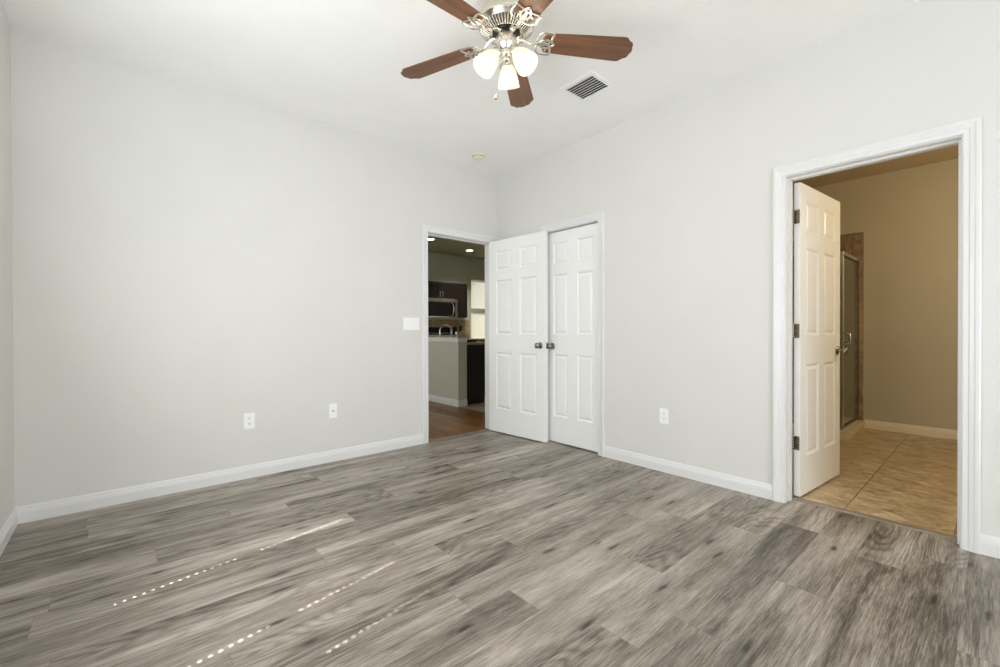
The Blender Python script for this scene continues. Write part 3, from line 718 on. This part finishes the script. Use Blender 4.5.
# cord positions follow from the three dashed streaks of sun on the floor
dy = math.tan(az)
blind('y', WIN[0][0], WIN[0][1], WZ0, WZ1, -X0, -1, 'closed white slatted blind behind the viewpoint nearer the left wall', [-1.842-(X0+.035-2.556)*dy, -1.225-(X0+.035-2.571)*dy], M_slat)
blind('y', WIN[1][0], WIN[1][1], WZ0, WZ1, -X0, -1, 'closed white slatted blind behind the viewpoint farther from the left wall', [-2.138-(X0+.035-2.558)*dy-0.62, -2.138-(X0+.035-2.558)*dy], M_slat)
blind('x', RW[0], RW[1], RZ0, RZ1, Y1, -1, 'closed white slatted blind in the added rear wall window', [], M_slat, tiltdeg=112, holes=False)

# ------------------------------------------------------------------ kitchen seen through the doorway
HX = 0.488; HY0 = 1.414
bm = bmesh.new(); box(bm, HX, HX+0.15, HY0, 4.0, 0, 0.985); struct('wall_half', bm, M_halfwall, 'grey beige half wall hiding the kitchen sink counter', 'wall')
bm = bmesh.new()
box(bm, HX-0.012, HX, HY0-0.012, 4.0, 0.925, 0.985); box(bm, HX-0.022, HX-0.012, HY0-0.022, 4.0, 0.962, 0.985); box(bm, HX, HX+0.15, HY0-0.012, HY0, 0.925, 0.985)
struct('trim_6', bm, M_trim, 'pale moulding under the counter ledge of the half wall', 'moulding')
bm = bmesh.new(); rbox(bm, HX-0.03, HX+0.17, HY0-0.03, 4.0, 0.985, 1.018, 0.006, 2)
tag(obj('bar_top', bm, M_granite), 'speckled stone ledge capping the half wall', 'countertop')
baseboard('baseboard_half_wall', [((HX, 4.0), (HX, HY0), (-1, 0), 0, -1), ((HX, HY0), (HX+0.15, HY0), (0, -1), -1, 0)], 'white baseboard around the foot of the half wall')
# base cabinets behind the half wall; their dark end panel faces the doorway
cb = tag(empty('base_cabinet', (HX+0.15, 1.50, 0)), 'dark brown base cabinet end beyond the half wall', 'cabinet')
bm = bmesh.new(); rbox(bm, 0.002, 0.44, 0, 2.24, 0.09, 0.875, 0.003, 1); box(bm, 0.002, 0.40, 0.0, 2.24, 0.001, 0.09); obj('body', bm, M_espresso, cb)
bm = bmesh.new(); rbox(bm, 0.03, 0.41, -0.012, 0.001, 0.13, 0.84, 0.003, 1); obj('end_panel', bm, M_espresso, cb)
bm = bmesh.new(); rbox(bm, HX+0.152, HX+0.15+0.46, 1.465, 3.79, 0.876, 0.914, 0.005, 2)
tag(obj('countertop', bm, M_granite), 'speckled stone countertop behind the half wall', 'countertop')
M_matte = noisy('matte_black', lin(14, 13, 13), 0.8, 10.0, 0.1)
tr = tag(empty('tray', (0.84, 1.62, 0.9145)), 'low black tray on the counter end in front of the kitchen window', 'tray')
bm = bmesh.new(); rbox(bm, -0.095, 0.095, -0.06, 0.06, 0.0, 0.034, 0.006, 2); obj('tray_base', bm, M_matte, tr)
bm = bmesh.new(); tube(bm, [(0.09, -0.02, 0.024), (0.115, -0.02, 0.034), (0.13, -0.02, 0.036)], 0.006, 8); obj('handle', bm, M_matte, tr, smooth=50)
fc = tag(empty('kitchen_faucet', (0.86, 2.45, 0.9145)), 'chrome gooseneck faucet rising behind the half wall', 'faucet')
pts = [(0, 0, 0.02), (0, 0, 0.16)]+[(0.115-0.115*math.cos(t), 0, 0.16+0.115*math.sin(t)) for t in [PI*k/14 for k in range(1, 15)]]+[(0.23, 0, 0.11)]
bm = bmesh.new(); tube(bm, pts, 0.013, 12, upv=(0, 1, 0)); obj('spout', bm, M_chrome, fc, smooth=50)
bm = bmesh.new(); lathe(bm, [(0.028, 0.0), (0.028, 0.006), (0.020, 0.012), (0.017, 0.05), (0.012, 0.055)], 20); obj('base', bm, M_chrome, fc, smooth=40)
bm = bmesh.new(); tube(bm, [(0.0, 0.015, 0.05), (0.0, 0.05, 0.075), (0.0, 0.085, 0.105)], [0.008, 0.006, 0.005], 8); obj('handle', bm, M_chrome, fc, smooth=50)
# far wall run: counters, range, microwave, upper cabinets
def counter(x0, x1):
    e = tag(empty('base_cabinet', ((x0+x1)/2, ky, 0)), 'dark brown lower kitchen cabinet under the far counter, ' + ('left' if x0 < 1.5 else 'right')+' of the range', 'cabinet')
    w_ = (x1-x0)/2-0.002; bm = bmesh.new(); box(bm, -w_, w_, -0.58, -0.002, 0.09, 0.875); box(bm, -w_, w_, -0.50, -0.002, 0.001, 0.09); obj('body', bm, M_espresso, e)
    n = max(1, round(2*w_/0.45)); dw = 2*w_/n
    for k in range(n):
        bm = bmesh.new(); rbox(bm, -w_+k*dw+.004, -w_+(k+1)*dw-.004, -0.60, -0.581, 0.10, 0.70, 0.003, 1); d = obj('cabinet_door', bm, M_espresso, e)
        bm = bmesh.new(); xh_ = -w_+(k+.85)*dw; tube(bm, [(xh_, -0.601, 0.58), (xh_, -0.625, 0.585), (xh_, -0.625, 0.665), (xh_, -0.601, 0.67)], 0.005, 6, upv=(1, 0, 0)); obj('handle', bm, M_steel, d)
        bm = bmesh.new(); rbox(bm, -w_+k*dw+.004, -w_+(k+1)*dw-.004, -0.60, -0.581, 0.715, 0.865, 0.003, 1); obj('drawer', bm, M_espresso, e)
RX0, RX1 = 1.585, 2.345      # range and microwave
counter(0.70, RX0); counter(RX1, 2.95)
for x0, x1, lb in ((0.70, RX0, 'left'), (RX1, 2.96, 'right')):
    bm = bmesh.new(); rbox(bm, x0+0.002, x1-0.002, ky-0.625, ky-0.004, 0.877, 0.914, 0.004, 1)
    tag(obj('countertop', bm, M_granite), f'speckled stone counter against the far kitchen wall {lb} of the range', 'countertop')
rg = tag(empty('kitchen_range', ((RX0+RX1)/2, ky, 0)), 'black and steel kitchen range under the microwave', 'range')
bm = bmesh.new(); rbox(bm, -0.376, 0.376, -0.62, -0.03, 0.001, 0.905, 0.006, 1); obj('body', bm, M_steel, rg)
bm = bmesh.new(); rbox(bm, -0.376, 0.376, -0.63, -0.03, 0.906, 0.922, 0.004, 1); obj('cooktop', bm, M_black, rg)
bm = bmesh.new(); rbox(bm, -0.376, 0.376, -0.10, -0.012, 0.923, 1.16, 0.008, 2); bg = obj('backguard', bm, M_black, rg)
bm = bmesh.new(); rbox(bm, -0.376, 0.376, -0.106, -0.1005, 1.02, 1.05, 0.002, 1); obj('control_strip', bm, M_steel, bg)
bm = bmesh.new(); rbox(bm, -0.33, 0.33, -0.635, -0.622, 0.28, 0.70, 0.004, 1); od = obj('oven_door', bm, M_black, rg)
bm = bmesh.new(); tube(bm, [(-0.30, -0.622, 0.76), (-0.30, -0.665, 0.76), (0.30, -0.665, 0.76), (0.30, -0.622, 0.76)], 0.010, 8); obj('handle', bm, M_steel, od)
mw = tag(empty('microwave', ((RX0+RX1)/2, ky, 1.335)), 'stainless steel microwave with black window under the dark cabinets', 'microwave')
bm = bmesh.new(); rbox(bm, -0.378, 0.378, -0.38, -0.014, 0.0, 0.425, 0.004, 1); obj('body', bm, M_steel, mw)
bm = bmesh.new()
rbox(bm, -0.377, 0.377, -0.398, -0.381, 0.355, 0.425, 0.003, 1); rbox(bm, -0.377, 0.377, -0.398, -0.381, 0.0, 0.055, 0.003, 1); rbox(bm, 0.325, 0.377, -0.398, -0.381, 0.056, 0.354, 0.003, 1)
obj('front_trim', bm, M_steel, mw)
bm = bmesh.new(); rbox(bm, -0.377, 0.324, -0.394, -0.381, 0.056, 0.354, 0.002, 1); obj('door_window', bm, M_black, mw)
bm = bmesh.new(); tube(bm, [(0.235, -0.392, 0.07), (0.245, -0.425, 0.10), (0.258, -0.437, 0.205), (0.245, -0.425, 0.31), (0.235, -0.392, 0.34)], 0.012, 8, upv=(1, 0, 0)); obj('handle', bm, M_chrome, mw, smooth=50)
def upper(x0, x1, z0, z1, label, n, handle_sides):
    e = tag(empty('wall_cabinet', ((x0+x1)/2, ky, z0)), label, 'cabinet'); w_ = (x1-x0)/2-0.002; h = z1-z0
    bm = bmesh.new(); box(bm, -w_, w_, -0.31, -0.002, 0, h); rbox(bm, -w_-0.0, w_, -0.335, -0.002, h+0.0005, h+0.03, 0.006, 1); obj('body', bm, M_espresso, e)
    dw = 2*w_/n
    for k in range(n):
        a, b = -w_+k*dw+.002, -w_+(k+1)*dw-.002; t_ = 0.055; bm = bmesh.new()
        for q in ((a, a+t_, 0.003, h-0.003), (b-t_, b, 0.003, h-0.003), (a+t_, b-t_, 0.003, 0.003+t_), (a+t_, b-t_, h-0.003-t_, h-0.003)): box(bm, q[0], q[1], -0.331, -0.311, q[2], q[3])
        box(bm, a+t_, b-t_, -0.322, -0.311, t_, h-t_); d = obj('cabinet_door', bm, M_espresso, e)
        xh_ = b-0.03 if handle_sides[k] > 0 else a+0.03; z0h = 0.03
        bm = bmesh.new(); tube(bm, [(xh_, -0.331, z0h), (xh_, -0.352, z0h+.012), (xh_, -0.356, z0h+.055), (xh_, -0.352, z0h+.098), (xh_, -0.331, z0h+.11)], 0.006, 8, upv=(1, 0, 0)); obj('handle', bm, M_steel, d, smooth=50)
upper(RX0, RX1, 1.775, 2.085, 'short dark two-door wall cabinet above the microwave', 2, (1, -1))
upper(RX1, 2.655, 1.375, 2.085, 'tall dark wall cabinet beside the microwave, nearest the kitchen window', 1, (-1,))
upper(0.80, RX0, 1.375, 2.085, 'tall dark wall cabinet left of the microwave', 2, (1, -1))
bm = bmesh.new(); box(bm, 0.70, 2.96, ky-0.010, ky-0.0005, 0.916, 1.334); struct('trim_7', bm, M_splash, 'tumbled stone backsplash under the kitchen cabinets', 'backsplash')
cn = tag(empty('coffee_canister', (2.41, 4.22, 0.9145)), 'small black canister with a pale front on the far counter', 'canister')
bm = bmesh.new(); lathe(bm, [(0.045, 0.0), (0.05, 0.004), (0.05, 0.22), (0.046, 0.226)], 24); obj('body', bm, M_black, cn, smooth=40)
bm = bmesh.new(); lathe(bm, [(0.047, 0.227), (0.048, 0.245), (0.03, 0.255), (0.012, 0.258), (0.012, 0.275), (0.0, 0.278)], 24); obj('lid', bm, M_black, cn, smooth=40)
bm = bmesh.new(); extrude_poly(bm, [(0.0515*math.sin(t), -0.0515*math.cos(t)) for t in [(-0.4+0.8*k/8) for k in range(9)]]+[(0.0505*math.sin(t), -0.0505*math.cos(t)) for t in [(0.4-0.8*k/8) for k in range(9)]], 0.09, 0.15, lambda a, b, h: (a, b, h)); obj('front_band', bm, M_plate, cn)
e = tag(empty('kitchen_outlet', (2.70, ky-0.0105, 1.14)), 'dark brown outlet plate on the stone backsplash', 'outlet')
bm = bmesh.new(); rbox(bm, -0.036, 0.036, -0.006, -0.0003, -0.058, 0.058, 0.002, 1); obj('cover_plate', bm, M_espresso, e)
bm = bmesh.new()
for dz in (-0.02, 0.02): rbox(bm, -0.016, 0.016, -0.0085, -0.0055, dz-0.013, dz+0.013, 0.001, 1)
obj('sockets', bm, M_slot, e)
kw = window('window_4', 'x', KW0, KW1, KWZ0, KWZ1, ky, 1, 'bright blinded window at the right of the kitchen view')
bm = bmesh.new(); zq = KWZ0+0.715; box(bm, KW0+0.002, KW1-0.002, ky-0.004, ky+0.012, zq-0.012, zq+0.092); obj('meeting_rail', bm, M_kitwall, kw)
bm = bmesh.new(); f=0.03; box(bm, KW0-0.045, KW0, ky-0.012, ky-0.0005, KWZ0-0.02, KWZ1+0.05); box(bm, KW1, KW1+0.045, ky-0.012, ky-0.0005, KWZ0-0.02, KWZ1+0.05); box(bm, KW0, KW1, ky-0.012, ky-0.0005, KWZ1, KWZ1+0.05); box(bm, KW0-0.05, KW1+0.05, ky-0.03, ky-0.0005, KWZ0-0.045, KWZ0-0.02)
obj('window_casing', bm, M_kitwall, kw)
blind('x', KW0, KW1, zq+0.046, KWZ1, ky, 1, 'glowing cream blind in the upper half of the kitchen window', [], M_slat_lit, tiltdeg=62, holes=False, tdepth=0.028, thick=0.0015)
blind('x', KW0, KW1, KWZ0, zq-0.001, ky, 1, 'glowing cream blind in the lower half of the kitchen window', [], M_slat_lit, tiltdeg=62, holes=False, tdepth=0.028, thick=0.0015)
# recessed ceiling lamps
for x, y, lb in ((1.20, 3.285, 'round recessed ceiling lamp half hidden by the doorway frame'), (2.43, 3.709, 'round recessed ceiling lamp nearer the kitchen window')):
    e = tag(empty('recessed_lamp', (x, y, H)), lb, 'ceiling lamp', group='recessed lamps in the kitchen ceiling')
    bm = bmesh.new(); lathe(bm, [(0.070, -0.003), (0.078, -0.008), (0.098, -0.004), (0.100, -0.0005), (0.070, -0.0005)], 32, cap=False); obj('trim_ring', bm, M_plate, e, smooth=40)
    bm = bmesh.new(); lathe(bm, [(0.069, -0.0012), (0.068, -0.0045), (0.0, -0.006)], 32); obj('lens', bm, M_led, e, smooth=40)
    light('recessed_lamp_light', 'SPOT', (x, y, H-0.02), 240, (1.0, 0.92, 0.78), (0, 0, -1), spot_size=math.radians(112), spot_blend=1.0, shadow_soft_size=0.06)

# ------------------------------------------------------------------ bathroom: shower seen past the open door
TT = 0.012
bm = bmesh.new(); box(bm, BX-TT, BX-0.0003, -2.645, SYB-0.001, 0.0, 2.16); struct('wall_shower_end', bm, M_showertile_x, 'brown travertine tile strip at the end wall of the shower', 'wall')
bm = bmesh.new(); box(bm, SX0+0.001, BX-TT, SYB-TT, SYB-0.0003, 0, 2.16)
struct('wall_shower_back', bm, M_showertile_y, 'brown travertine tile inside the shower', 'wall')
bm = bmesh.new(); rbox(bm, SX0-0.03, BX-TT-0.0005, -2.655, -2.545, 0.001, 0.085, 0.006, 2); tag(obj('shower_curb', bm, M_shower_trim), 'cream shower curb at the foot of the glass', 'curb')
bm = bmesh.new(); rbox(bm, SX0-0.03, SX0+0.099, -2.544, SYB-0.001, 0.001, 0.085, 0.006, 2); tag(obj('shower_curb', bm, M_shower_trim), 'cream side curb of the shower behind the open bathroom door', 'curb')
bm = bmesh.new(); box(bm, SX0+0.10, BX-TT, -2.545, SYB-TT, 0.0005, 0.03); struct('floor_shower', bm, M_shower_trim, 'cream shower pan behind the glass', 'floor')
sh = tag(empty('shower_enclosure', (SX0+TT, SY, 0.086)), 'chrome framed glass shower door half hidden behind the open bathroom door', 'shower door')
L_ = BX-TT-0.001-(SX0+TT); ht = 1.775
bm = bmesh.new(); rbox(bm, 0.0, L_, -0.018, 0.018, ht-0.035, ht, 0.004, 1); rbox(bm, 0.0, L_, -0.016, 0.016, 0.0, 0.022, 0.004, 1)
rbox(bm, L_-0.022, L_, -0.014, 0.014, 0.022, ht-0.035, 0.003, 1); rbox(bm, 0.0, 0.022, -0.014, 0.014, 0.022, ht-0.035, 0.003, 1)
obj('frame', bm, M_chrome, sh)
bm = bmesh.new(); box(bm, 0.05, L_-0.045, -0.008, -0.002, 0.05, ht-0.06); dg = obj('glass_door', bm, M_showerglass, sh)
bm = bmesh.new(); rbox(bm, 0.026, 0.050, -0.013, 0.004, 0.03, ht-0.04, 0.003, 1); obj('door_edge', bm, M_chrome, dg)
bm = bmesh.new(); rbox(bm, L_-0.045, L_-0.024, -0.011, 0.002, 0.03, ht-0.04, 0.002, 1); rbox(bm, 0.05, L_-0.045, -0.011, 0.002, 0.028, 0.05, 0.002, 1); rbox(bm, 0.05, L_-0.045, -0.011, 0.002, ht-0.06, ht-0.038, 0.002, 1); obj('door_gasket', bm, M_slot, dg)
bm = bmesh.new(); box(bm, 0.008, 0.014, 0.018, -SY+SYB-TT-0.002, 0.001, ht); obj('side_glass', bm, M_showerglass, sh)
bm = bmesh.new(); tube(bm, [(0.12, -0.010, 0.86), (0.12, -0.045, 0.865), (0.12, -0.048, 0.91), (0.12, -0.045, 0.955), (0.12, -0.010, 0.96)], 0.010, 8, upv=(1, 0, 0)); obj('handle', bm, M_chrome, dg, smooth=50)
